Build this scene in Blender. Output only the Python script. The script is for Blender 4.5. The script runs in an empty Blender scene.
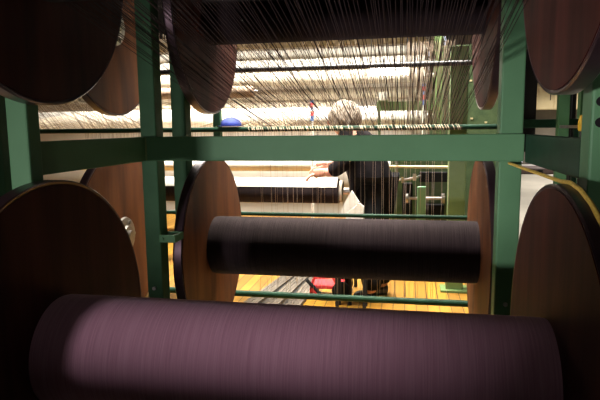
import bpy, bmesh, math, random
from mathutils import Vector, Matrix
random.seed(7)
S = bpy.context.scene
COL = S.collection
PI = math.pi

# ------------------------------------------------------------------ materials
def mat(name, col, rough=.6, metal=0, var=None, scale=(8, 8, 8), amount=.5, bump=0, detail=4, spec=.5,
        emit=None, strength=0, sheen=0):
    m = bpy.data.materials.new(name); m.use_nodes = True
    nt = m.node_tree; b = nt.nodes['Principled BSDF']
    b.inputs['Roughness'].default_value = rough
    b.inputs['Metallic'].default_value = metal
    b.inputs['Specular IOR Level'].default_value = spec
    b.inputs['Base Color'].default_value = (*col, 1)
    if sheen:
        b.inputs['Sheen Weight'].default_value = sheen
    if var is not None:
        tc = nt.nodes.new('ShaderNodeTexCoord'); mp = nt.nodes.new('ShaderNodeMapping')
        mp.inputs['Scale'].default_value = scale
        n = nt.nodes.new('ShaderNodeTexNoise'); n.inputs['Scale'].default_value = 1
        n.inputs['Detail'].default_value = detail; n.inputs['Roughness'].default_value = .6
        r = nt.nodes.new('ShaderNodeValToRGB')
        r.color_ramp.elements[0].position = .5 - .5 * amount * .6
        r.color_ramp.elements[1].position = .5 + .5 * amount * .6
        r.color_ramp.elements[0].color = (*col, 1); r.color_ramp.elements[1].color = (*var, 1)
        nt.links.new(tc.outputs['Object'], mp.inputs['Vector'])
        nt.links.new(mp.outputs[0], n.inputs['Vector'])
        nt.links.new(n.outputs[0], r.inputs[0])
        nt.links.new(r.outputs[0], b.inputs['Base Color'])
        if bump:
            bp = nt.nodes.new('ShaderNodeBump'); bp.inputs['Strength'].default_value = bump
            bp.inputs['Distance'].default_value = .004
            nt.links.new(n.outputs[0], bp.inputs['Height'])
            nt.links.new(bp.outputs[0], b.inputs['Normal'])
    if emit:
        b.inputs['Emission Color'].default_value = (*emit, 1)
        b.inputs['Emission Strength'].default_value = strength
    return m

def plank_mat(name, c1, c2, width, gap=.03):
    """boards running along Y, each with its own tone"""
    m = bpy.data.materials.new(name); m.use_nodes = True
    nt = m.node_tree; b = nt.nodes['Principled BSDF']; L = nt.links.new
    b.inputs['Roughness'].default_value = .5
    tc = nt.nodes.new('ShaderNodeTexCoord'); sx = nt.nodes.new('ShaderNodeSeparateXYZ')
    L(tc.outputs['Object'], sx.inputs[0])
    d = nt.nodes.new('ShaderNodeMath'); d.operation = 'DIVIDE'; d.inputs[1].default_value = width
    L(sx.outputs[0], d.inputs[0])
    fl = nt.nodes.new('ShaderNodeMath'); fl.operation = 'FLOOR'; L(d.outputs[0], fl.inputs[0])
    fr = nt.nodes.new('ShaderNodeMath'); fr.operation = 'FRACT'; L(d.outputs[0], fr.inputs[0])
    wn = nt.nodes.new('ShaderNodeTexWhiteNoise'); wn.noise_dimensions = '1D'; L(fl.outputs[0], wn.inputs['W'])
    mp = nt.nodes.new('ShaderNodeMapping'); mp.inputs['Scale'].default_value = (60, 3, 3)
    L(tc.outputs['Object'], mp.inputs['Vector'])
    n = nt.nodes.new('ShaderNodeTexNoise'); n.inputs['Scale'].default_value = 1; L(mp.outputs[0], n.inputs['Vector'])
    ad = nt.nodes.new('ShaderNodeMath'); ad.operation = 'MULTIPLY_ADD'
    ad.inputs[1].default_value = .55; L(n.outputs[0], ad.inputs[0]); 
    h = nt.nodes.new('ShaderNodeMath'); h.operation = 'MULTIPLY'; h.inputs[1].default_value = .5
    L(wn.outputs['Value'], h.inputs[0]); L(h.outputs[0], ad.inputs[2])
    mx = nt.nodes.new('ShaderNodeMix'); mx.data_type = 'RGBA'
    mx.inputs[6].default_value = (*c1, 1); mx.inputs[7].default_value = (*c2, 1)
    L(ad.outputs[0], mx.inputs[0])
    lt = nt.nodes.new('ShaderNodeMath'); lt.operation = 'GREATER_THAN'; lt.inputs[1].default_value = gap
    L(fr.outputs[0], lt.inputs[0])
    m2 = nt.nodes.new('ShaderNodeMix'); m2.data_type = 'RGBA'
    m2.inputs[6].default_value = (c1[0] * .15, c1[1] * .12, c1[2] * .1, 1)
    L(mx.outputs[2], m2.inputs[7]); L(lt.outputs[0], m2.inputs[0])
    L(m2.outputs[2], b.inputs['Base Color'])
    return m

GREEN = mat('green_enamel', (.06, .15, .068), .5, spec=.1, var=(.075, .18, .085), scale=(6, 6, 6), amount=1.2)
GREEN_SHADE = mat('shaded_green_enamel', (.03, .08, .037), .55, spec=.06, var=(.045, .11, .052), scale=(9, 9, 9), amount=1)  # darker copy of the green, shade on the posts put into colour
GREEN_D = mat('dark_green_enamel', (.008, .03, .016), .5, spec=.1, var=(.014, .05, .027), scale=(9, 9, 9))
GREEN_L = mat('pale_green_enamel', (.10, .165, .05), .5, var=(.13, .2, .07), scale=(5, 5, 5))
GREEN_M = mat('mottled_green_panel', (.032, .065, .022), .7, var=(.085, .13, .05), scale=(14, 14, 14), amount=.8)
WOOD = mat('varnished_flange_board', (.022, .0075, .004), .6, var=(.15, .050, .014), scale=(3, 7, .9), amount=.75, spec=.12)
WOOD_D = mat('dark_flange_board', (.014, .005, .004), .65, var=(.07, .019, .014), scale=(3, 9, .9), amount=.75, spec=.06)  # darker tone of the flange board
RIM = mat('dark_flange_tyre', (.035, .02, .025), .3, .6, var=(.06, .035, .04), scale=(6, 6, 6), spec=.5)
STEEL = mat('worn_steel', (.3, .28, .26), .35, .9, var=(.45, .42, .38), scale=(20, 20, 20))
DSTEEL = mat('blackened_steel', (.03, .03, .03), .4, .7)
PURPLE = mat('plum_yarn', (.23, .12, .158), .95, var=(.35, .2, .245), scale=(260, 5, 5), amount=.9, bump=.5, spec=.03, sheen=.05)
BLACKY = mat('charcoal_yarn', (.016, .011, .012), .95, var=(.04, .029, .029), scale=(260, 5, 5), amount=.9, bump=.5, spec=.03, sheen=.06)
WHITEY = mat('white_yarn', (.72, .68, .6), .9, var=(.85, .82, .75), scale=(200, 4, 4), amount=.8, bump=.3, spec=.1)
CREAMY = mat('cream_yarn', (.5, .44, .35), .9, var=(.66, .6, .5), scale=(120, 5, 5), amount=.8, bump=.3, spec=.1)
TANY = mat('tan_yarn', (.33, .26, .14), .9, var=(.45, .37, .22), scale=(120, 5, 5), amount=.8, bump=.3, spec=.1)
THREAD = mat('dark_warp_thread', (.035, .024, .024), .9, spec=.1)
THREADB = mat('brown_warp_thread', (.26, .2, .15), .9, spec=.1)
THREADL = mat('pale_warp_thread', (.6, .5, .36), .9, spec=.1)
HAIR = mat('grey_hair', (.2, .145, .1), .8, var=(.62, .54, .44), scale=(70, 70, 30), amount=.5, bump=.8)
SKIN = mat('skin', (.55, .26, .18), .55)
SHIRT = mat('black_work_shirt', (.007, .006, .0065), .95, spec=.05, var=(.016, .013, .014), scale=(14, 14, 14))
TROUS = mat('dark_trousers', (.008, .008, .009), .95, spec=.05, var=(.014, .014, .015), scale=(14, 14, 14))
LEATH = mat('black_leather', (.02, .017, .015), .4)
BLUE = mat('blue_cotton', (.06, .09, .32), .85, var=(.09, .12, .38), scale=(40, 40, 40))
CLOTH = mat('white_cotton', (.72, .68, .6), .9, var=(.85, .81, .74), scale=(20, 20, 20))
RED = mat('red_enamel', (.5, .03, .04), .4)
RUBBER = mat('black_rubber', (.008, .008, .008), .8, spec=.08)
YELLOW = mat('yellow_band', (.6, .42, .06), .6, var=(.75, .55, .1), scale=(90, 90, 90))
YPAINT = mat('yellow_paint', (.45, .28, .015), .5)
BLUEP = mat('blue_paint', (.08, .2, .5), .4)
REDP = mat('red_paint', (.6, .05, .06), .4)
LATH = mat('grey_weathered_lath', (.055, .042, .03), .8, var=(.10, .08, .058), scale=(60, 3, 10), bump=.3)
PLATE = mat('bare_grey_machine', (.13, .13, .1), .5, .3, var=(.2, .21, .15), scale=(9, 9, 9))
CREAM = mat('cream_board', (.62, .5, .28), .7, var=(.7, .58, .34), scale=(2, 2, 2))
BLACKM = mat('black_machine', (.012, .012, .012), .6, spec=.1)
WALL = mat('mill_wall', (.10, .085, .065), .85, var=(.14, .12, .09), scale=(1, 1, 1))
CEIL = mat('mill_ceiling', (.05, .045, .04), .9, var=(.07, .06, .05), scale=(1, 1, 1))
CONC = mat('concrete', (.36, .33, .28), .6, var=(.46, .42, .36), scale=(.8, .8, .8), bump=.1)
TIMBER = plank_mat('yellow_timber_boards', (.15, .062, .004), (.35, .18, .014), .085, .08)
LAMP = mat('lit_tube', (1, 1, 1), .5, emit=(1, .93, .8), strength=6)
PANE = mat('daylit_window', (.8, .85, 1), .3, emit=(.82, .86, 1), strength=1.3)
PANEG = mat('daylit_green_window', (.6, .8, .4), .3, emit=(.75, .9, .55), strength=1.0)

# ------------------------------------------------------------------ mesh helpers
class MB:
    def __init__(s): s.bm = bmesh.new()
    def box(s, x0, x1, y0, y1, z0, z1, bev=0, rot=None, piv=None):
        r = bmesh.ops.create_cube(s.bm, size=1)
        vs = r['verts']
        for v in vs:
            v.co = Vector(((x0 + x1) / 2 + v.co.x * (x1 - x0), (y0 + y1) / 2 + v.co.y * (y1 - y0), (z0 + z1) / 2 + v.co.z * (z1 - z0)))
        if bev:
            es = {e for v in vs for e in v.link_edges}
            rr = bmesh.ops.bevel(s.bm, geom=list(es), offset=bev, segments=2, affect='EDGES', profile=.5)
            vs = list({v for f in rr['faces'] for v in f.verts} | {v for v in vs if v.is_valid})
        if rot is not None:
            p = Vector(piv) if piv else Vector(((x0 + x1) / 2, (y0 + y1) / 2, (z0 + z1) / 2))
            bmesh.ops.rotate(s.bm, cent=p, matrix=rot, verts=vs)
        return s
    def lathe(s, prof, cen, axis='X', seg=64, close=True):
        """prof: list of (along, radius); revolved around axis through cen"""
        rings = []
        for a, r in prof:
            ring = []
            for k in range(seg):
                t = 2 * PI * k / seg; c, n = r * math.cos(t), r * math.sin(t)
                p = {'X': (a, c, n), 'Y': (n, a, c), 'Z': (c, n, a)}[axis]
                ring.append(s.bm.verts.new(Vector(p) + Vector(cen)))
            rings.append(ring)
        for A, B in zip(rings, rings[1:]):
            for k in range(seg):
                s.bm.faces.new((A[k], A[(k + 1) % seg], B[(k + 1) % seg], B[k]))
        if close:
            s.bm.faces.new(rings[0][::-1]); s.bm.faces.new(rings[-1])
        return s
    def tube(s, pts, r, seg=10):
        pts = [Vector(p) for p in pts]; rings = []
        n = len(pts)
        for i, p in enumerate(pts):
            d = (pts[min(i + 1, n - 1)] - pts[max(i - 1, 0)]).normalized()
            u = d.orthogonal().normalized() if i == 0 else (u - d * u.dot(d)).normalized()
            w = d.cross(u); rr = r[i] if isinstance(r, (list, tuple)) else r
            rings.append([s.bm.verts.new(p + (u * math.cos(2 * PI * k / seg) + w * math.sin(2 * PI * k / seg)) * rr) for k in range(seg)])
        for A, B in zip(rings, rings[1:]):
            for k in range(seg):
                s.bm.faces.new((A[k], A[(k + 1) % seg], B[(k + 1) % seg], B[k]))
        s.bm.faces.new(rings[0][::-1]); s.bm.faces.new(rings[-1])
        return s
    def build(s, name, m, parent=None, loc=(0, 0, 0), smooth=False, origin=None):
        bmesh.ops.recalc_face_normals(s.bm, faces=s.bm.faces)
        if origin is not None:
            bmesh.ops.translate(s.bm, vec=-Vector(origin), verts=s.bm.verts)
            loc = origin
        me = bpy.data.meshes.new(name); s.bm.to_mesh(me); s.bm.free()
        if smooth:
            for p in me.polygons: p.use_smooth = True
            me.set_sharp_from_angle(angle=math.radians(40))
        me.materials.append(m)
        o = bpy.data.objects.new(name, me); COL.objects.link(o); o.location = loc
        if parent is not None: o.parent = parent
        return o

def tag(o, label, cat, group=None, kind=None):
    o['label'] = label; o['category'] = cat
    if group: o['group'] = group
    if kind: o['kind'] = kind
    return o
def thing(name, loc, label, cat, group=None):
    o = bpy.data.objects.new(name, None); COL.objects.link(o); o.location = loc; o.empty_display_size = .1
    return tag(o, label, cat, group)
def struct(o):
    o['kind'] = 'structure'; return o
def copy_tree(o, parent=None):
    c = o.copy(); COL.objects.link(c)
    if parent is not None: c.parent = parent
    for ch in list(o.children): copy_tree(ch, c)
    return c

# ------------------------------------------------------------------ the hall
WX0, WX1, WY0, WY1, WH = -9.0, 9.0, -7.0, 20.0, 4.6
struct(MB().box(WX0, WX1, WY0, WY1, -.2, -.012).build('floor', CONC))
td = struct(MB().box(-5.2, .95, 3.0, 9.5, -.012, 0).build('floor.001', TIMBER))
struct(MB().box(WX0, WX1, WY0, WY1, WH, WH + .2).build('ceiling', CEIL))
struct(MB().box(WX0 - .2, WX0, WY0, WY1, -.012, WH).build('wall_left', WALL))
struct(MB().box(WX1, WX1 + .2, WY0, WY1, -.012, WH).build('wall_right', WALL))
struct(MB().box(WX0, WX1, WY1, WY1 + .2, -.012, WH).build('wall_back', WALL))
struct(MB().box(WX0, WX1, WY0 - .2, WY0, -.012, WH).build('wall_front', WALL))

# ------------------------------------------------------------------ warp beams
XL, XR, R = -1.0305, .359, .4933
D1, D2 = 1.488, 2.90
ZL, ZU = .7026, 1.9132
TH = .046
def warp_beam(yarn_r, label, yarn_mat, wood, loc, half=(XR - XL) / 2, R=R):
    t = thing('warp_beam', loc, label, 'warp beam', 'wooden flanged warp beams in the creel')
    h = half
    y = MB().lathe([(-h, .05), (-h, yarn_r * .985), (-h + .012, yarn_r), (h - .012, yarn_r), (h, yarn_r * .985), (h, .05)], (0, 0, 0), seg=96).build('wound_yarn', yarn_mat, t, smooth=True)
    MB().lathe([(-h - TH - .05, .03), (-h - TH - .05, .032), (h + TH + .05, .032), (h + TH + .05, .03)], (0, 0, 0), seg=24).build('axle', STEEL, t, smooth=True)
    for s in (-1, 1):
        x0 = s * h
        f = MB().lathe([(0, .05), (0, R - .012), (TH, R - .012), (TH, .05)], (0, 0, 0), seg=96)
        fl = f.build('flange', wood, t, smooth=True)
        fl.location = (x0, 0, 0)
        if s < 0: fl.rotation_euler = (0, 0, PI)
        MB().lathe([(.003, R - .013), (0, R - .004), (.004, R), (TH - .004, R), (TH, R - .004), (TH - .003, R - .013)], (0, 0, 0), seg=96, close=False).build('tyre', RIM, fl, smooth=True)
        hb = MB().lathe([(TH - .002, .11), (TH + .012, .105), (TH + .014, .06), (TH + .03, .055), (TH + .03, .034)], (0, 0, 0), seg=40, close=False)
        for k in range(6):
            a = k * PI / 3
            hb.lathe([(TH + .008, .011), (TH + .022, .011), (TH + .022, .002)], (0, .083 * math.cos(a), .083 * math.sin(a)), seg=8)
        hb.build('hub_plate', STEEL, fl, smooth=True)
    return t
XC = (XL + XR) / 2
FD, FZ, FRAD, FL, FR = 1.44, .695, .507, -1.004, .358
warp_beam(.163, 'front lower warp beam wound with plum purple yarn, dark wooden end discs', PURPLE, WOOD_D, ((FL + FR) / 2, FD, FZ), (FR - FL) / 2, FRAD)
warp_beam(.159, 'lower warp beam behind the green crossbar, charcoal yarn and lit brown discs', BLACKY, WOOD, (XC, D2, ZL))
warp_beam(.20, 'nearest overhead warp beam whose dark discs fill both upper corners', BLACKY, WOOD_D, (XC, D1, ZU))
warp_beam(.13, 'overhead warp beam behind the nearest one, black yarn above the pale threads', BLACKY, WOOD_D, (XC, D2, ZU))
NX = -1.60 - TH - (XR - XL) / 2
warp_beam(.16, 'lower warp beam of the left neighbouring row, brown disc with grey hub behind post', BLACKY, WOOD, (NX, D2 + .03, ZL + .03))
warp_beam(.14, 'overhead warp beam of the left neighbouring row, disc behind the upper post', BLACKY, WOOD, (NX, D2 + .03, ZU))

# ------------------------------------------------------------------ the green creel frame
fr = thing('creel_frame', (XC, 2.3, 0), 'green enamelled steel creel frame with posts, crossbar and rods holding the beams', 'frame')
fr_off = Vector((XC, 2.3, 0))
def fp(mb, name, m, smooth=False):
    o = mb.build(name, m, fr, smooth=smooth); o.location = -fr_off; return o
ZT = 2.75
PL0, PL1, PR0, PR1 = -1.165, -1.09, .445, .535
def post(x0, x1, y0, y1, zt=ZT, m=GREEN):
    b = MB().box(x0, x1, y0, y1, 0.01, zt, .006)
    b.box(x0 - .03, x1 + .03, y0 - .03, y1 + .03, -.012, .012, .002)
    return fp(b, 'post', m)
post(-1.152, -1.083, 1.455, 1.515)          # near left
pn = post(PR0, PR1, 1.49, 1.57)               # near right
post(PL0, PL1, 2.318, 2.40, m=GREEN_SHADE)        # middle left
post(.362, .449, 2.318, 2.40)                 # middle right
post(PL0, PL1, 2.66, 2.74, m=GREEN_SHADE)         # left, at the second row
post(.442, .488, 2.66, 2.74, m=GREEN_SHADE)
post(-1.96, -1.845, 2.29, 2.38, m=GREEN_SHADE)    # the neighbouring row
post(-1.255, -1.205, 3.53, 3.58, m=GREEN_SHADE)   # back
post(.55, .60, 3.53, 3.58, m=GREEN_SHADE)
for k in range(2):                            # slots in the near right post
    z = 1.402 - k * .051
    o = MB().lathe([(0, .0125), (.004, .0125)], (0, 0, 0), axis='Y', seg=24).build('slot', RUBBER, fr)
    o.location = Vector((.468, 1.4865, z)) - fr_off; o.scale = (1.15, 1, 1)
cr = MB().box(PL0, PR0 + .0, 2.265, 2.316, 1.207, 1.312, .004)
fp(cr, 'cross_rail', GREEN)
fp(MB().box(-1.148, -1.115, 1.513, 2.263, 1.207, 1.312, .004), 'side_rail', GREEN)
fp(MB().box(.447, .48, 1.572, 2.263, 1.203, 1.310, .004), 'side_rail', GREEN_D)  # right rail coloured darker to carry its shade
for x in (-1.114, .453):                      # weld beads at the corners
    fp(MB().tube([(x, 2.264, 1.21), (x + .001, 2.262, 1.26), (x, 2.264, 1.31)], .004, 6), 'weld_bead', GREEN_L, True)
def rod(x0, x1, y, z, r, m):
    return fp(MB().tube([(x0, y, z), ((x0 + x1) / 2, y, z), (x1, y, z)], r, 14), 'guide_rod', m, True)
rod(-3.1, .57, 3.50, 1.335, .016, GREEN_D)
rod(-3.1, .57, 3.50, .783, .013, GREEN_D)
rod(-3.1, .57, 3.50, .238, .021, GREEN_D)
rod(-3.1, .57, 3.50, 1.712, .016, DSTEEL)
# bearing shoes that carry the axles
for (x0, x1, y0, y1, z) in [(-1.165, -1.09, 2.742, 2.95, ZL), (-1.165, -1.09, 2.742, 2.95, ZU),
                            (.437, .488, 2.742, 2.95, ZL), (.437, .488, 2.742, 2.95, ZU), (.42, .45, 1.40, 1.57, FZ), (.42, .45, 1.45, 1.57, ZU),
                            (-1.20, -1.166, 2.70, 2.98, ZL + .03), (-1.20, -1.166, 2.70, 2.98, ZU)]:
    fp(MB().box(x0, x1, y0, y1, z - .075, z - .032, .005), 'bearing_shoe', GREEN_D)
# U shaped bracket on the middle left post
b = MB()
b.box(-1.088, -1.012, 2.30, 2.312, .838, .872, .002)
b.box(-1.024, -1.012, 2.312, 2.40, .838, .872, .002)
b.box(-1.088, -1.012, 2.388, 2.40, .838, .872, .002)
b.lathe([(2.292, .008), (2.30, .008)], (-1.072, 0, .855), axis='Y', seg=8)
fp(b, 'bracket', GREEN)
for (x, y) in ((-1.1275, 2.317), (.405, 2.317)):
    for z in (.62, .45):
        fp(MB().lathe([(y - .012, .009), (y + .002, .009)], (x, 0, z), axis='Y', seg=6), 'bolt', STEEL)

# yellow brake band over the front right disc
pts = [(.40, 2.314, 1.196), (.40, 2.15, 1.1975)]
rr = FRAD + .006
for k in range(19):
    a = math.radians(112 - k * 8.5) - PI / 2 + math.radians(-5) + .0
    ang = math.radians(62 - k * 9)
    pts.append((.389, FD + rr * math.sin(ang), FZ + rr * math.cos(ang)))
pts = [pts[0]] + [p for p in pts[2:] if p[1] < 1.56]
bd = MB().tube(pts, .0055, 8).build('brake_band', YELLOW, smooth=True)
tag(bd, 'yellow brake band running from the green post over the front right disc', 'band')

# ------------------------------------------------------------------ warp threads
def sheet(name, label, m, paths, r, cat='warp threads'):
    vs, fs = [], []
    for path in paths:
        base = len(vs)
        for p in path:
            for k in range(3):
                a = 2 * PI * k / 3 + PI / 2
                vs.append((p[0] + r * math.cos(a), p[1] + r * math.sin(a) * .6, p[2] + r * math.sin(a) * .8))
        for i in range(len(path) - 1):
            for k in range(3):
                A = base + i * 3 + k; B = base + i * 3 + (k + 1) % 3
                fs.append((A, B, B + 3, A + 3))
    me = bpy.data.meshes.new(name); me.from_pydata(vs, [], fs); me.materials.append(m)
    o = bpy.data.objects.new(name, me); COL.objects.link(o)
    return tag(o, label, cat, None, 'stuff')
def spread(n, x0, x1, clump=.35):
    out = []
    for i in range(n):
        if random.random() < .12: continue
        x = x0 + (x1 - x0) * (i + .5) / n
        out.append(min(max(x + random.gauss(0, clump) * (x1 - x0) / n, x0), x1))
    return out
rz, ry = 1.335 + .017, 3.50
P = [[(x, D1 + .06, ZU - .197), (x + random.gauss(0, .012), 2.5, 1.52 + random.gauss(0, .006)), (x * .985 - .005 + random.gauss(0, .01), ry, rz), (x * .985, ry + .018, rz - .015)] for x in spread(150, XL + .03, XR - .03)]
sheet('warp_sheet', 'dark warp threads slanting from the nearest overhead beam down to the guide rod', THREAD, P, .0015)
P = [[(x, D2 + .05, ZU - .122), (x, ry, rz + .002), (x, ry - .0185, rz - .018), (x, ry - .012, rz - .03), (x, ry, rz - .035)] for x in spread(140, XL + .03, XR - .03)]
sheet('warp_sheet', 'brown warp threads dropping steeply from the second overhead beam to the guide rod', THREADB, P, .0013)
P = [[(x, ry + .018, rz - .012), (x + random.gauss(0, .006), ry + .02, .9), (x + random.gauss(0, .01), ry + .03, .24)] for x in spread(50, XL + .06, XR - .1, .5)]
sheet('warp_sheet', 'sparse pale threads hanging straight down behind the crossbar to the lowest rod', THREADL, P, .0011)
P = [[(x, ry, rz + .002), (x + .006, ry - .015, rz - .009), (x + .010, ry - .0195, rz - .018), (x + .014, ry - .014, rz - .031)] for x in spread(85, XL + .02, XR - .05, .2)]
sheet('warp_sheet', 'pale yarn ends turning over the front of the guide rod above the crossbar', THREADL, P, .0030)
NXL, NXR = NX - (XR - XL) / 2, NX + (XR - XL) / 2
P = [[(x, D2 + .08, ZU - .13), (x + random.gauss(0, .012), ry, rz), (x, ry + .018, rz - .014)] for x in spread(150, NXL + .03, NXR - .02)]
P += [[(x, 1.6, ZU - .12), (x + random.gauss(0, .012), ry, rz + .002)] for x in spread(70, NXL + .03, NXR - .02)]
sheet('warp_sheet', 'threads of the left neighbouring row slanting over the guide rod', THREADB, P, .0014)
P = [[(x, ry, rz + .003), (x, 5.85 , 1.60 + random.gauss(0, .004))] for x in spread(90, -3.05, -.75)]
sheet('warp_sheet', 'cream threads running level from the guide rod back to the white roller', THREADL, P, .0013)
P = [[(x, 5.3 + random.gauss(0, .05), 2.1), (x + random.gauss(0, .02), 5.3, 1.25)] for x in spread(110, .0, .42, .6)]
sheet('warp_sheet', 'dense brown curtain of threads in front of the pale green machine end', THREADB, P, .002)
P = [[(x, 5.15 + random.gauss(0, .05), 2.25), (x + random.gauss(0, .02), 5.15, 1.25)] for x in spread(260, -3.2, .1, .8)]
sheet('warp_sheet', 'fine cream curtain of threads in front of the stacked pale rollers', THREADB, P, .0012)

# ------------------------------------------------------------------ rollers of the sizing machine at the back
mach = thing('sizing_machine', (-2, 6.3, 0), 'long sizing machine with upright side frames carrying the pale rollers', 'machine')
mo = Vector((-2, 6.3, 0))
def mp_(mb, name, m, smooth=False):
    o = mb.build(name, m, mach, smooth=smooth); o.location = -mo; return o
for x in (-6.3, .26):
    b = MB()
    b.box(x, x + .08, 5.7, 5.8, 0, 2.55, .005); b.box(x, x + .08, 6.9, 7.0, 0, 2.55, .005)
    b.box(x, x + .08, 5.7, 7.0, 2.42, 2.55, .005); b.box(x, x + .08, 5.7, 7.0, .3, .42, .005)
    mp_(b, 'side_frame', GREEN_L)
o = MB().box(-6.2, .25, 7.02, 7.06, .2, 2.5).build('haze_panel', mat('haze_cream', (.7, .66, .58), .8, var=(.78, .74, .66), scale=(2, 2, 2)), mach); o.location = -mo  # added pale sheet, bright haze between the rollers put into its colour
def roller(y, z, r, m, label, x0=-6.2, x1=.25):
    t = thing('roller', ((x0 + x1) / 2, y, z), label, 'roller', 'pale rollers stacked in the sizing machine')
    h = (x1 - x0) / 2
    MB().lathe([(-h + .06, .03), (-h + .06, r), (h - .06, r), (h - .06, .03)], (0, 0, 0), seg=48).build('roller_face', m, t, smooth=True)
    MB().lathe([(-h - .04, .02), (-h - .04, .025), (h + .04, .025), (h + .04, .02)], (0, 0, 0), seg=16).build('journal', STEEL, t, smooth=True)
    return t
roller(5.95, 1.445, .105, WHITEY, 'thick bright white roller just above the guide rod')
roller(5.95, .95, .085, WHITEY, 'low white roller seen under the green crossbar')
roller(6.15, 1.70, .06, CREAMY, 'thin cream roller resting above the bright white one')
roller(6.0, 1.86, .075, CREAMY, 'cream roller level with the small work lamp')
roller(6.3, 2.03, .07, WHITEY, 'white roller under the tan topmost roller')
roller(6.6, 2.33, .06, TANY, 'tan topmost roller under the black overhead yarn')
roller(6.4, 2.17, .05, WHITEY, 'slim white roller second from the top')
# dark brown roller end seen at the left
t = thing('roller', (-2.05, 5.2, 1.68), 'short brown roller ending beside the overhead disc', 'roller', 'pale rollers stacked in the sizing machine')
MB().lathe([(-.9, .02), (-.9, .055), (.62, .055), (.62, .02)], (0, 0, 0), seg=32).build('roller_face', mat('brown_yarn', (.22, .15, .1), .9, var=(.3, .21, .15), scale=(90, 5, 5)), t, smooth=True)
MB().lathe([(-.95, .015), (-.95, .018), (.66, .018), (.66, .015)], (0, 0, 0), seg=12).build('journal', STEEL, t, smooth=True)

# panel and column at the right end
t = thing('machine_cabinet', (.62, 6.0, 0), 'mottled green machine cabinet behind the overhead disc, yellow flecks on it', 'cabinet')
MB().box(-.26, .32, -.02, .3, 0, 2.15, .01).build('panel', GREEN_M, t)
for (x, z) in ((-.2, 1.85), (-.19, 1.80), (-.03, 1.86), (.0, 1.78), (.1, 1.52), (.02, 1.40), (.16, 1.36), (-.06, 1.55)):
    MB().box(x, x + .025, -.03, -.02, z, z + .018).build('label_plate', CREAM, t)
t = thing('column', (.398, 4.6, 0), 'pale green square column right of the dark machinery', 'column')
MB().box(-.067, .067, -.05, .05, 0, 1.95, .006).build('shaft', GREEN_L, t)
MB().box(-.11, .11, -.09, .09, 0, .02, .003).build('base_plate', GREEN_L, t)

# marker rods, red and blue
for x, y, lab in ((-.905, 5.4, 'thin red and blue banded rod left of the grey haired head'), (.158, 5.54, 'thin red and blue banded rod beside the brown thread curtain')):
    t = thing('marker_rod', (x, y, 0), lab, 'rod', 'banded marker rods')
    top = 1.60 if x < 0 else 1.74
    MB().tube([(0, 0, 0), (0, 0, 1.0), (0, 0, top)], .014, 10).build('rod', CLOTH, t, smooth=True)
    MB().tube([(0, 0, top - .2), (0, 0, top - .1), (0, 0, top)], .0165, 10).build('blue_band', BLUEP, t, smooth=True)
    for z in (top - .15, top - .07):
        MB().tube([(0, 0, z), (0, 0, z + .02), (0, 0, z + .045)], .018, 10).build('red_band', REDP, t, smooth=True)
    MB().box(-.06, .06, -.06, .06, 0, .012).build('foot_plate', STEEL, t)

# pale green bar with white block
t = thing('guard_rail', (-.05, 5.62, 1.54), 'pale green guard bar with a white block, right of the head', 'rail')
MB().box(-.24, .30, -.02, .02, -.05, .04, .004).build('bar', GREEN_L, t)
MB().box(-.22, -.14, -.05, -.02, .05, .13, .004).build('white_block', CLOTH, t)
MB().box(-.225, -.135, -.05, .02, .04, .05).build('ledge', GREEN_L, t)
for x in (-.23, .27):
    MB().box(x, x + .025, .02, .045, -1.54, .03).build('upright', GREEN_M, t)

# ------------------------------------------------------------------ the lower white roll on its trestles
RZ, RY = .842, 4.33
t = thing('cloth_roll', (-1.25, RY, RZ), 'horizontal white roll with its lit top and shaded underside coloured in, left of the person', 'roll')
MB().lathe([(-1.3, .03), (-1.3, .098), (.735, .098), (.74, .03)], (0, 0, 0), seg=56).build('wound_yarn', BLACKY, t, smooth=True)  # dark yarn colour stands for the white roll's shaded underside
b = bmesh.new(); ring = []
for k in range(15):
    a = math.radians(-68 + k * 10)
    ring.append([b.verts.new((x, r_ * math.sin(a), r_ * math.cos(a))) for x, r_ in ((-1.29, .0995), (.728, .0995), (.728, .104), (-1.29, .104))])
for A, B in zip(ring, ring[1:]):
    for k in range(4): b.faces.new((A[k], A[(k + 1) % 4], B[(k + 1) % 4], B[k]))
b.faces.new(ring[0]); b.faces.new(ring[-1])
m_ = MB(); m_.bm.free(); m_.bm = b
m_.build('lit_top_shell', WHITEY, t, smooth=True)  # white shell, light on the roll's top put into colour
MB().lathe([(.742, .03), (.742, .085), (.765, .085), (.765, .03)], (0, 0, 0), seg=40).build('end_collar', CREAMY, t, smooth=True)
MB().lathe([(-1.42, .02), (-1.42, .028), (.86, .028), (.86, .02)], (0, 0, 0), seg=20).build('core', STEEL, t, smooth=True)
for i, x in enumerate((-.405, -2.635)):
    k = thing('roll_trestle', (x, RY, 0), 'dark steel trestle under the ' + ('right end of the white cloth roll beside the person' if i == 0 else 'far left end of the white cloth roll'), 'trestle', 'trestles under the white cloth roll')
    for s in (-1, 1):
        MB().tube([(0, s * .25, 0), (0, s * .02, RZ - .06)], .014, 8).build('leg', BLACKM, k)
    MB().box(-.02, .02, -.05, .05, RZ - .07, RZ - .03, .003).build('saddle', DSTEEL, k)

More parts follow.
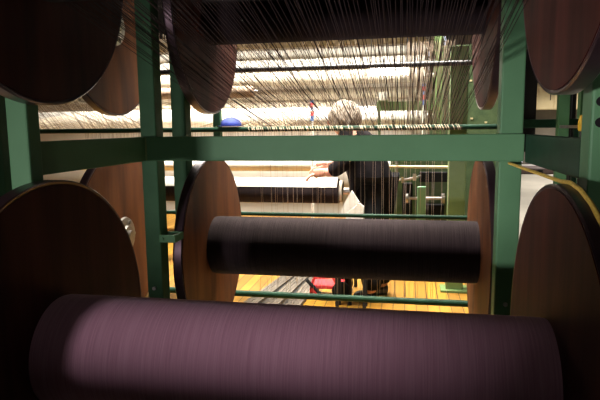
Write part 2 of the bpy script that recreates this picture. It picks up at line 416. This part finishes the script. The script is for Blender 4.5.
# cloth hung from the roll end: a pointed fold and a lower square
def folded(name, poly, y, lab, tilt):
    bm = bmesh.new(); n = len(poly)
    F = [bm.verts.new((x, y + tilt * (z - .8), z)) for x, z in poly]
    B = [bm.verts.new((x, y + .02 + tilt * (z - .8), z)) for x, z in poly]
    bm.faces.new(F[::-1]); bm.faces.new(B)
    for i in range(n): bm.faces.new((F[i], F[(i + 1) % n], B[(i + 1) % n], B[i]))
    m = MB(); m.bm = bm
    return m
cl = folded('', [(-.475, .70), (-.44, .79), (-.385, .885), (-.33, .80), (-.40, .725), (-.44, .70)], 4.02, '', -.1).build('white_cloth', CLOTH)
tag(cl, 'pointed fold of white cloth beside the end of the white roll', 'cloth')
cl2 = folded('', [(-.43, .66), (-.42, .72), (-.325, .798), (-.295, .775), (-.30, .66)], 3.97, '', -.1).build('white_cloth', CLOTH)
tag(cl2, 'lower square piece of white cloth under the pointed fold', 'cloth')
st = thing('stool', (-.385, 4.02, 0), 'low stool with dark legs holding the white cloths beside the person', 'stool')
MB().box(-.12, .12, -.10, .08, .60, .66, .004).build('seat', LATH, st)
for x in (-.1, .1):
    for y in (-.08, .06):
        MB().box(x - .012, x + .012, y - .012, y + .012, 0, .60).build('leg', BLACKM, st)

# ------------------------------------------------------------------ the person
def skin_body(name, verts, edges, radii, m, parent=None, sub=2, root=0):
    me = bpy.data.meshes.new(name); me.from_pydata(verts, edges, [])
    o = bpy.data.objects.new(name, me); COL.objects.link(o)
    md = o.modifiers.new('skin', 'SKIN'); md.use_smooth_shade = True
    sv = me.skin_vertices[0].data
    for i, r in enumerate(radii):
        sv[i].radius = r if isinstance(r, tuple) else (r, r)
        sv[i].use_root = (i == root)
    s = o.modifiers.new('sub', 'SUBSURF'); s.levels = sub; s.render_levels = sub
    dg = bpy.context.evaluated_depsgraph_get()
    nm = bpy.data.meshes.new_from_object(o.evaluated_get(dg))
    o.modifiers.clear(); o.data = nm
    for p in nm.polygons: p.use_smooth = True
    nm.materials.clear(); nm.materials.append(m)
    if parent is not None: o.parent = parent
    return o
PX, PY = -.26, 4.30
per = thing('person', (PX, PY, 0), 'grey haired person in dark clothes leaning left over the white roll', 'person')
# local frame: facing -X (left).  +Y is the far side.
V = [(0, 0, .90), (-.03, 0, 1.03), (-.09, 0, 1.16), (-.15, 0, 1.28), (-.195, -.02, 1.31), (-.205, -.035, 1.33), (-.215, -.05, 1.35),       # 0-6 pelvis..head base
     (.02, -.09, .86), (.0, -.10, .50), (.02, -.10, .10), (-.02, -.10, .045), (-.13, -.11, .03),                                   # 7-11 near leg
     (.02, .09, .86), (.05, .10, .50), (.10, .10, .10), (.06, .10, .045), (-.05, .11, .03),                                         # 12-16 far leg
     (-.155, -.17, 1.29), (-.18, -.22, 1.08), (-.30, -.18, 1.00), (-.345, -.16, 1.01),                                              # 17-20 near arm
     (-.155, .17, 1.29), (-.20, .22, 1.08), (-.32, .16, 1.04), (-.37, .14, 1.04)]                                                  # 21-24 far arm
E = [(0, 1), (1, 2), (2, 3), (3, 4), (4, 5), (5, 6), (0, 7), (7, 8), (8, 9), (9, 10), (10, 11), (0, 12), (12, 13), (13, 14), (14, 15), (15, 16),
     (3, 17), (17, 18), (18, 19), (19, 20), (3, 21), (21, 22), (22, 23), (23, 24)]
Rr = [(.14, .16), (.13, .16), (.135, .17), (.12, .17), .065, .055, .06,
      .095, .062, .045, .042, .032, .095, .062, .045, .042, .032, .065, .05, .04, .03, .065, .05, .04, .03]
body = skin_body('body', V, E, Rr, SKIN, per)
# shirt and trousers follow the body, slightly larger
Vs = [(0, 0, .76)] + V[0:4] + [V[17], V[18], V[19], V[21], V[22], V[23]]
Es = [(0, 1), (1, 2), (2, 3), (3, 4), (4, 5), (5, 6), (6, 7), (4, 8), (8, 9), (9, 10)]
skin_body('shirt', Vs, Es, [(.185, .20), (.185, .20), (.18, .20), (.18, .205), (.155, .195), .085, .07, .056, .085, .07, .056], SHIRT, per)
Vt = [(0, 0, .92), V[7], V[8], (.015, -.10, .075), V[12], V[13], (.09, .10, .075)]
skin_body('trousers', Vt, [(0, 1), (1, 2), (2, 3), (0, 4), (4, 5), (5, 6)], [(.165, .18), .125, .098, .088, .125, .098, .088], TROUS, per)
for s, i in ((-1, 7), (1, 12)):
    a, b_, c_ = V[i + 2], V[i + 3], V[i + 4]
    skin_body('shoe', [(a[0] + .035, a[1], .04), (b_[0], b_[1], .048), (b_[0] - .07, b_[1], .042), c_], [(0, 1), (1, 2), (2, 3)], [(.042, .038), (.055, .046), (.05, .042), (.04, .028)], LEATH, per, root=1)
# head: skull, jaw, nose, ears in one mesh, then hair
hc = Vector((-.215, -.06, 1.392))
def ell(mb, cen, rad, seg=28, rings=18, fn=None):
    r = bmesh.ops.create_uvsphere(mb.bm, u_segments=seg, v_segments=rings, radius=1)
    for v in r['verts']:
        p = v.co.copy()
        if fn: p = fn(p)
        v.co = Vector(cen) + Vector((p.x * rad[0], p.y * rad[1], p.z * rad[2]))
    return mb
def face(p):
    if p.x < 0 and p.z < 0: p = Vector((p.x * (1 - .12 * abs(p.z)), p.y * (1 - .35 * abs(p.z)), p.z))
    return p
hd = MB(); ell(hd, hc, (.098, .078, .118), fn=face)
ell(hd, hc + Vector((-.102, 0, -.015)), (.02, .013, .02), 10, 8)
for s in (-1, 1):
    ell(hd, hc + Vector((.008, s * .079, -.012)), (.02, .009, .03), 10, 8)
    ell(hd, hc + Vector((-.088, s * .03, .012)), (.012, .014, .009), 10, 8)
ell(hd, hc + Vector((-.09, 0, -.056)), (.012, .025, .009), 10, 8)
hd.build('head', SKIN, per, smooth=True)
hr = MB()
def hairfn(p):
    n = .04 * math.sin(9 * p.x + 4 * p.y) * math.sin(8 * p.z + 3) + random.uniform(-.03, .03)
    return p * (1 + n)
ell(hr, hc + Vector((.018, -.015, .025)), (.125, .11, .125), 40, 26, hairfn)
hr.build('hair', HAIR, per, smooth=True)
# hands: palm and five separate fingers each, reaching onto the roll
for s, w in ((-1, Vector((-.345, -.16, 1.01))), (1, Vector((-.37, .14, 1.04)))):
    pv = [tuple(w + Vector((.02, 0, 0))), tuple(w + Vector((-.03, 0, -.008))), tuple(w + Vector((-.085, 0, -.02)))]
    hp = skin_body('hand', pv, [(0, 1), (1, 2)], [(.024, .03), (.02, .036), (.014, .04)], SKIN, per, root=1)
    for k, ln in enumerate((.062, .074, .078, .068)):
        o0 = w + Vector((-.07, (k - 1.5) * .019, -.017))
        fv = [tuple(o0), tuple(o0 + Vector((-ln * .45, (k - 1.5) * .002, -.012))), tuple(o0 + Vector((-ln * .8, (k - 1.5) * .003, -.036))), tuple(o0 + Vector((-ln * .92, (k - 1.5) * .003, -.056)))]
        skin_body('finger', fv, [(0, 1), (1, 2), (2, 3)], [.0095, .009, .008, .007], SKIN, hp, sub=1)
    o0 = w + Vector((-.025, s * -.03, -.01))
    skin_body('thumb', [tuple(o0), tuple(o0 + Vector((-.035, s * -.025, -.012))), tuple(o0 + Vector((-.06, s * -.03, -.03)))], [(0, 1), (1, 2)], [.012, .010, .008], SKIN, hp, sub=1)

# blue cap lying on the guide rod, left
cap = MB()
def capfn(p): return Vector((p.x, p.y, max(p.z, -.25)))
ell(cap, (0, 0, 0), (.07, .052, .045), 28, 18, capfn)
co = cap.build('crown', BLUE, None, smooth=True)
ct = thing('cap', (-1.13, 3.53, 1.37), 'blue cloth cap lying on the guide rod left of the threads', 'cap')
co.parent = ct
MB().lathe([(-.016, .05), (-.014, .085), (-.010, .085), (-.010, .05)], (0, 0, 0), axis='Z', seg=32, close=False).build('brim', BLUE, ct, smooth=True)

# ------------------------------------------------------------------ dark machinery behind, right of the person
t = thing('let_off_gearbox', (.12, 5.05, 0), 'dark green gear unit with pipe and shaft behind the charcoal beam', 'machine')
MB().box(-.26, .40, .12, .42, 0, 1.22, .01).build('housing', mat('oily_green_housing', (.035, .07, .025), .5, var=(.1, .17, .06), scale=(7, 7, 7), amount=.9), t)
MB().tube([(-.3, -.02, .985), (0, -.02, .982), (.3, -.02, .98)], .013, 12).build('pipe', CREAM, t, smooth=True)
MB().tube([(-.22, 0, .86), (-.1, 0, .87), (-.02, 0, .89), (.02, .1, .9)], .011, 8).build('hose', STEEL, t, smooth=True)
b = MB(); b.tube([(-.12, 0, .70), (.0, 0, .70), (.22, 0, .70)], .014, 12)
b.tube([(-.12, 0, .70), (-.10, 0, .70), (-.095, 0, .70)], .045, 20); b.tube([(.19, 0, .70), (.2, 0, .70), (.22, 0, .70)], .045, 20)
b.build('shaft', STEEL, t, smooth=True)
b = MB(); b.box(-.02, .055, -.06, -.03, .50, .81, .003); b.box(-.02, .055, -.06, .14, .47, .50, .003)
b.build('bearing_bracket', mat('mint_enamel', (.25, .5, .3), .5), t)
for q in ((-.15, -.06, .0, .12, .55, .83, .01), (.06, .22, .0, .12, .54, .64, .01), (.0, .34, .06, .12, .84, .93, .008)):
    MB().box(*q).build('gear_cover', BLACKM, t)
MB().box(-.06, -.03, -.03, -.0, .86, .92, .003).build('clamp', CLOTH, t)
MB().box(-.16, -.14, -.03, .0, .84, .89, .003).build('clamp', CLOTH, t)
MB().tube([(-.20, -.02, 1.05), (-.2, -.02, .95), (-.19, -.02, .86)], .012, 8).build('lever', STEEL, t, smooth=True)

# ------------------------------------------------------------------ floor things under the threads
for i, (x, y, rz_, ln) in enumerate(((-1.075, 4.40, -.15, 1.2), (-.93, 4.40, -.105, 1.2), (-.785, 4.42, -.065, 1.2))):
    b = MB()
    for k in range(4):
        b.box(-.056 + k * .028, -.031 + k * .028, -ln / 2, ln / 2, 0, .03, .002)
    o = b.build('lath_bundle', LATH, None, (x, y, .001)); o.rotation_euler = (0, 0, rz_)
    tag(o, ('leftmost of the three grey lath bundles on the yellow floor', 'middle one of the three grey lath bundles on the yellow floor',
            'grey lath bundle on the yellow floor nearest the red trolley')[i], 'laths', 'grey lath bundles on the floor')
for i, (x, y, rz_) in enumerate(((-1.03, 4.4, -.12), (-.885, 4.4, -.085))):
    o = MB().box(-.014, .014, -.5, .5, .0, .018, .002).build('gap_strip', DSTEEL, None, (x + .027, y, .002)); o.rotation_euler = (0, 0, rz_)  # dark strips fill the gaps between the lath bundles
    tag(o, ('dark strip in the gap left of the middle laths', 'dark strip in the gap right of the middle laths')[i], 'bar', 'dark strips between the laths')
t = thing('trolley', (-.575, 4.30, 0), 'small red trolley with black wheel on the floor behind the lowest rod', 'trolley')
b = MB(); b.box(-.16, .10, -.10, .10, .08, .11, .005); b.tube([(-.15, -.09, .10), (-.12, -.09, .17), (.02, -.09, .18), (.06, -.09, .12)], .014, 8); b.box(-.16, -.10, -.1, .1, .03, .10, .005)
b.build('chassis', RED, t)
for y in (-.115, .10):
    MB().lathe([(y, .02), (y, .065), (y + .005, .072), (y + .03, .072), (y + .035, .065), (y + .035, .02)], (.09, 0, .073), axis='Y', seg=28).build('wheel', RUBBER, t, smooth=True)
MB().lathe([(-.09, .012), (-.09, .035), (-.06, .035), (-.06, .012)], (-.13, 0, .036), axis='Y', seg=20).build('castor', RUBBER, t, smooth=True)
MB().tube([(-.18, -.11, .15), (-.12, -.13, .10), (-.06, -.14, .04), (.02, -.14, .02)], .014, 8).build('handle', RUBBER, t, smooth=True)

# ------------------------------------------------------------------ far right of the hall
t = thing('loom', (1.31, 7.0, 0), 'black loom end with green rail seen through the right opening', 'loom')
MB().box(-.17, .17, -.06, .6, 1.02, 2.2, .02).build('housing', BLACKM, t)
MB().box(-.45, .62, -.12, -.06, 1.30, 1.40, .006).build('rail', GREEN_D, t)
MB().box(-.19, -.05, -.1, 0, 1.40, 1.52, .006).build('pale_box', GREEN_L, t)
for k in range(5): MB().box(-.20, -.165, -.02, .1, 1.56 + k * .09, 1.61 + k * .09).build('dial', CLOTH, t)
for x in (-.45, .57): MB().box(x, x + .05, -.12, -.06, -.012, 1.30).build('leg', GREEN_D, t)
for i, (x, y, w, m) in enumerate(((1.68, 6.6, .11, GREEN), (2.02, 7.6, .05, DSTEEL), (2.3, 8.0, .14, GREEN), (1.95, 7.2, .045, DSTEEL))):
    o = MB().box(-w / 2, w / 2, -w / 2, w / 2, -.012, 3.2, .005).build('stanchion', m, None, (x, y, 0))
    tag(o, ('green square stanchion beside the black loom', 'dark thin stanchion behind the yellow lamp', 'farther green stanchion at the right post', 'dark thin stanchion right of the green one')[i], 'post')
t = thing('wall_cupboard', (5.6, 19.6, 1.8), 'cream wall cupboards far back under the front right overhead disc', 'cupboard')
MB().box(-1.8, 1.8, .05, .4, 0, .85, .01).build('body', CREAM, t)
for k in range(4):
    d = MB().box(-1.78 + k * .89, -.92 + k * .89, .02, .05, .02, .83, .004).build('door', CREAM, t)
    MB().box(-1.02 + k * .89, -1.0 + k * .89, -.01, .02, .3, .5, .002).build('handle', DSTEEL, d)
t = thing('lantern', (1.70, 6.0, 0), 'small yellow warning lamp on a thin post at the right opening', 'lamp')
MB().tube([(0, 0, -.012), (0, 0, .7), (0, 0, 1.27)], .012, 8).build('pole', DSTEEL, t, smooth=True)
MB().lathe([(1.27, .02), (1.29, .028), (1.36, .028), (1.40, .018), (1.43, .014), (1.43, .004)], (0, 0, 0), axis='Z', seg=20).build('housing', YPAINT, t, smooth=True)
MB().box(-.18, .08, .05, .07, 1.30, 1.33).build('arm', STEEL, t)
# low dark strip along the far aisle with pale window squares behind
t = thing('low_strip', (3.9, 16.0, 0), 'low dark strip at the end of the pale concrete aisle', 'machine')
MB().box(-1.6, 1.6, 0, 1.0, -.012, .15, .03).build('bed', mat('plum_strip', (.07, .04, .04), .6, var=(.11, .07, .06), scale=(9, 9, 9)), t)
for x in (-1.2, -.4, .5, 1.2): MB().box(x, x + .12, -.1, 0, -.012, .12, .01).build('foot', BLACKM, t)
for n, x in enumerate((3.68, 4.02, 4.32, 4.6)):
    t = struct(MB().box(x, x + .18, 19.93, 19.99, .05, .9).build('window_%d' % (n + 1), PANE))
# daylit windows high on the back wall
for n, (x0, x1, m) in enumerate(((-.9, .1, PANEG), (.2, 1.3, PANE), (-6, -1.2, PANE))):
    w = struct(MB().box(x0, x1, 19.9, 19.97, 3.0, 4.3).build('window_%d' % (n + 5), m))
    b = MB()
    for k in range(5):
        xx = x0 + (x1 - x0) * k / 4
        b.box(xx - .03, xx + .03, 19.86, 19.9, 2.95, 4.35)
    b.box(x0, x1, 19.86, 19.9, 3.6, 3.66)
    b.build('window_frame', GREEN_D, w)

# ------------------------------------------------------------------ lamps of the hall
def fixture(x, y, z, ln, label, power, size_y=.25, along='X', tilt=(0, 0), col=(1, .94, .84), spread=120):
    t = thing('fluorescent_lamp', (x, y, z), label, 'lamp', 'fluorescent lamps of the hall')
    a, w = (ln / 2, .09) if along == 'X' else (.09, ln / 2)
    MB().box(-a, a, -w, w, .03, .07, .006).build('tray', CLOTH, t)
    for s in (-1, 1):
        p = [(-a + .03, s * .045, .012), (0, s * .045, .012), (a - .03, s * .045, .012)] if along == 'X' else [(s * .045, -w + .03, .012), (s * .045, 0, .012), (s * .045, w - .03, .012)]
        MB().tube(p, .013, 10).build('tube', LAMP, t, smooth=True)
    for s in (-1, 1):
        MB().tube([(s * a * .7, 0, .07), (s * a * .7, 0, WH - z)], .006, 6).build('hanger', DSTEEL, t)
    l = bpy.data.lights.new('lamp_light', 'AREA'); l.shape = 'RECTANGLE'
    l.size = ln if along == 'X' else size_y; l.size_y = size_y if along == 'X' else ln
    l.energy = power; l.color = col; l.spread = math.radians(spread)
    o = bpy.data.objects.new('lamp_light', l); COL.objects.link(o); o.parent = t; o.location = (0, 0, -.012)
    o.rotation_euler = (tilt[0], tilt[1], 0)
    return t
# unseen lamps added behind the camera to light the front beam and frame
def unseen_lamp(x, y, z, label, power, aim, col, size=.5, tall=.26, spread=100):
    t = thing('added_lamp', (x, y, -.012), label, 'lamp', 'added unseen lamps behind the viewer')
    MB().lathe([(0, .22), (.02, .22), (.03, .05), (.03, .02)], (0, 0, 0), axis='Z', seg=32).build('base', DSTEEL, t, smooth=True)
    MB().tube([(0, 0, .02), (0, 0, z * .5), (0, 0, z)], .018, 12).build('pole', DSTEEL, t, smooth=True)
    d = (Vector(aim) - Vector((x, y, z))).normalized(); q = d.to_track_quat('-Z', 'Y')
    h = MB().box(-size / 2 - .03, size / 2 + .03, -tall / 2 - .03, tall / 2 + .03, .03, .12, .01).build('housing', BLACKM, t)
    h.rotation_mode = 'QUATERNION'; h.rotation_quaternion = q; h.location = (0, 0, z)
    MB().box(-size / 2, size / 2, -tall / 2, tall / 2, .015, .028).build('diffuser', LAMP, h)
    l = bpy.data.lights.new('lamp_light', 'AREA'); l.shape = 'RECTANGLE'; l.size = size; l.size_y = tall; l.energy = power; l.color = col; l.spread = math.radians(spread)
    o = bpy.data.objects.new('lamp_light', l); COL.objects.link(o); o.parent = h; o.location = (0, 0, .008)
unseen_lamp(-2.4, -3.0, 1.2, 'added unseen lamp behind the viewer to the left', 24, (.06, 1.4, .85), (1, .87, .95), spread=44)
unseen_lamp(.1, -3.0, 1.2, 'added unseen lamp straight behind the viewer', 5.0, (-.3, 1.4, .9), (1, .9, .86))
for x, w_ in ((XC + .15, 'straight behind the viewer'), (XC - 1.494, 'behind the viewer to the left'), (XC + 1.80, 'behind the viewer to the right')):
    warp_beam(.285, 'added unseen warp beam shading the front beam, ' + w_, PURPLE, WOOD_D, (x, -1.15, .75))  # unseen beams added to narrow the light on the front beam
# bright work area behind the creel
fixture(-2.3, 5.1, 3.1, 1.5, 'fluorescent lamp above the white cloth roll, left', 200)
fixture(-.4, 5.1, 3.1, 1.5, 'fluorescent lamp above the grey haired person', 165)
fixture(-3.0, 8.3, 3.3, 1.5, 'fluorescent lamp behind the sizing machine, left', 150)
fixture(-.6, 8.3, 3.3, 1.5, 'fluorescent lamp behind the sizing machine, middle', 150)
fixture(2.9, 8.2, 3.5, 1.5, 'fluorescent lamp above the concrete aisle', 80)
fixture(3.4, 13.0, 3.5, 1.5, 'fluorescent lamp far down the concrete aisle', 110)
fixture(5.4, 17.6, 3.6, 1.5, 'added lamp brightening the cream wall cupboards', 200)  # lamp added only to brighten the cupboards
fixture(-.4, 3.42, 3.3, 1.5, 'fluorescent lamp over the gap behind the creel', 90, spread=55)
# small work lamp low between the rollers
wl = thing('work_lamp', (-.17, 5.45, 1.865), 'small glaring work lamp seen behind the upper rod', 'lamp')
MB().box(-.20, .20, -.02, .06, .048, .06, .004).build('shade', CLOTH, wl)
MB().tube([(-.18, 0, 0), (0, 0, 0), (.18, 0, 0)], .045, 12).build('tube', mat('work_tube', (1, 1, 1), .5, emit=(1, .97, .88), strength=14), wl, smooth=True)
for x in (-.17, .17): MB().tube([(x, .02, .05), (x, .02, 1.2), (x, .02, WH - 1.865)], .006, 6).build('hanger', DSTEEL, wl)

# ------------------------------------------------------------------ world, camera
w = bpy.data.worlds.new('world'); S.world = w; w.use_nodes = True
bg = w.node_tree.nodes['Background']
bg.inputs[0].default_value = (.9, .8, .75, 1); bg.inputs[1].default_value = .004
cd = bpy.data.cameras.new('camera'); cam = bpy.data.objects.new('camera', cd); COL.objects.link(cam)
cd.sensor_width = 36; cd.lens = 33.401; cd.clip_start = .02
yaw, pit, rol = (math.radians(a) for a in (-10.8376, 7.5413, -.6578))
fw = Vector((math.sin(yaw) * math.cos(pit), math.cos(yaw) * math.cos(pit), -math.sin(pit)))
rt = Vector((math.cos(yaw), -math.sin(yaw), 0)); up = rt.cross(fw)
r2 = math.cos(rol) * rt + math.sin(rol) * up; u2 = -math.sin(rol) * rt + math.cos(rol) * up
M = Matrix((r2, u2, -fw)).transposed().to_4x4(); M.translation = (0, 0, 1.35)
cam.matrix_world = M
S.camera = cam
S.view_settings.view_transform = 'Standard'; S.view_settings.look = 'None'
S.view_settings.gamma = 1; S.view_settings.use_curve_mapping = False
S.view_settings.exposure = 0
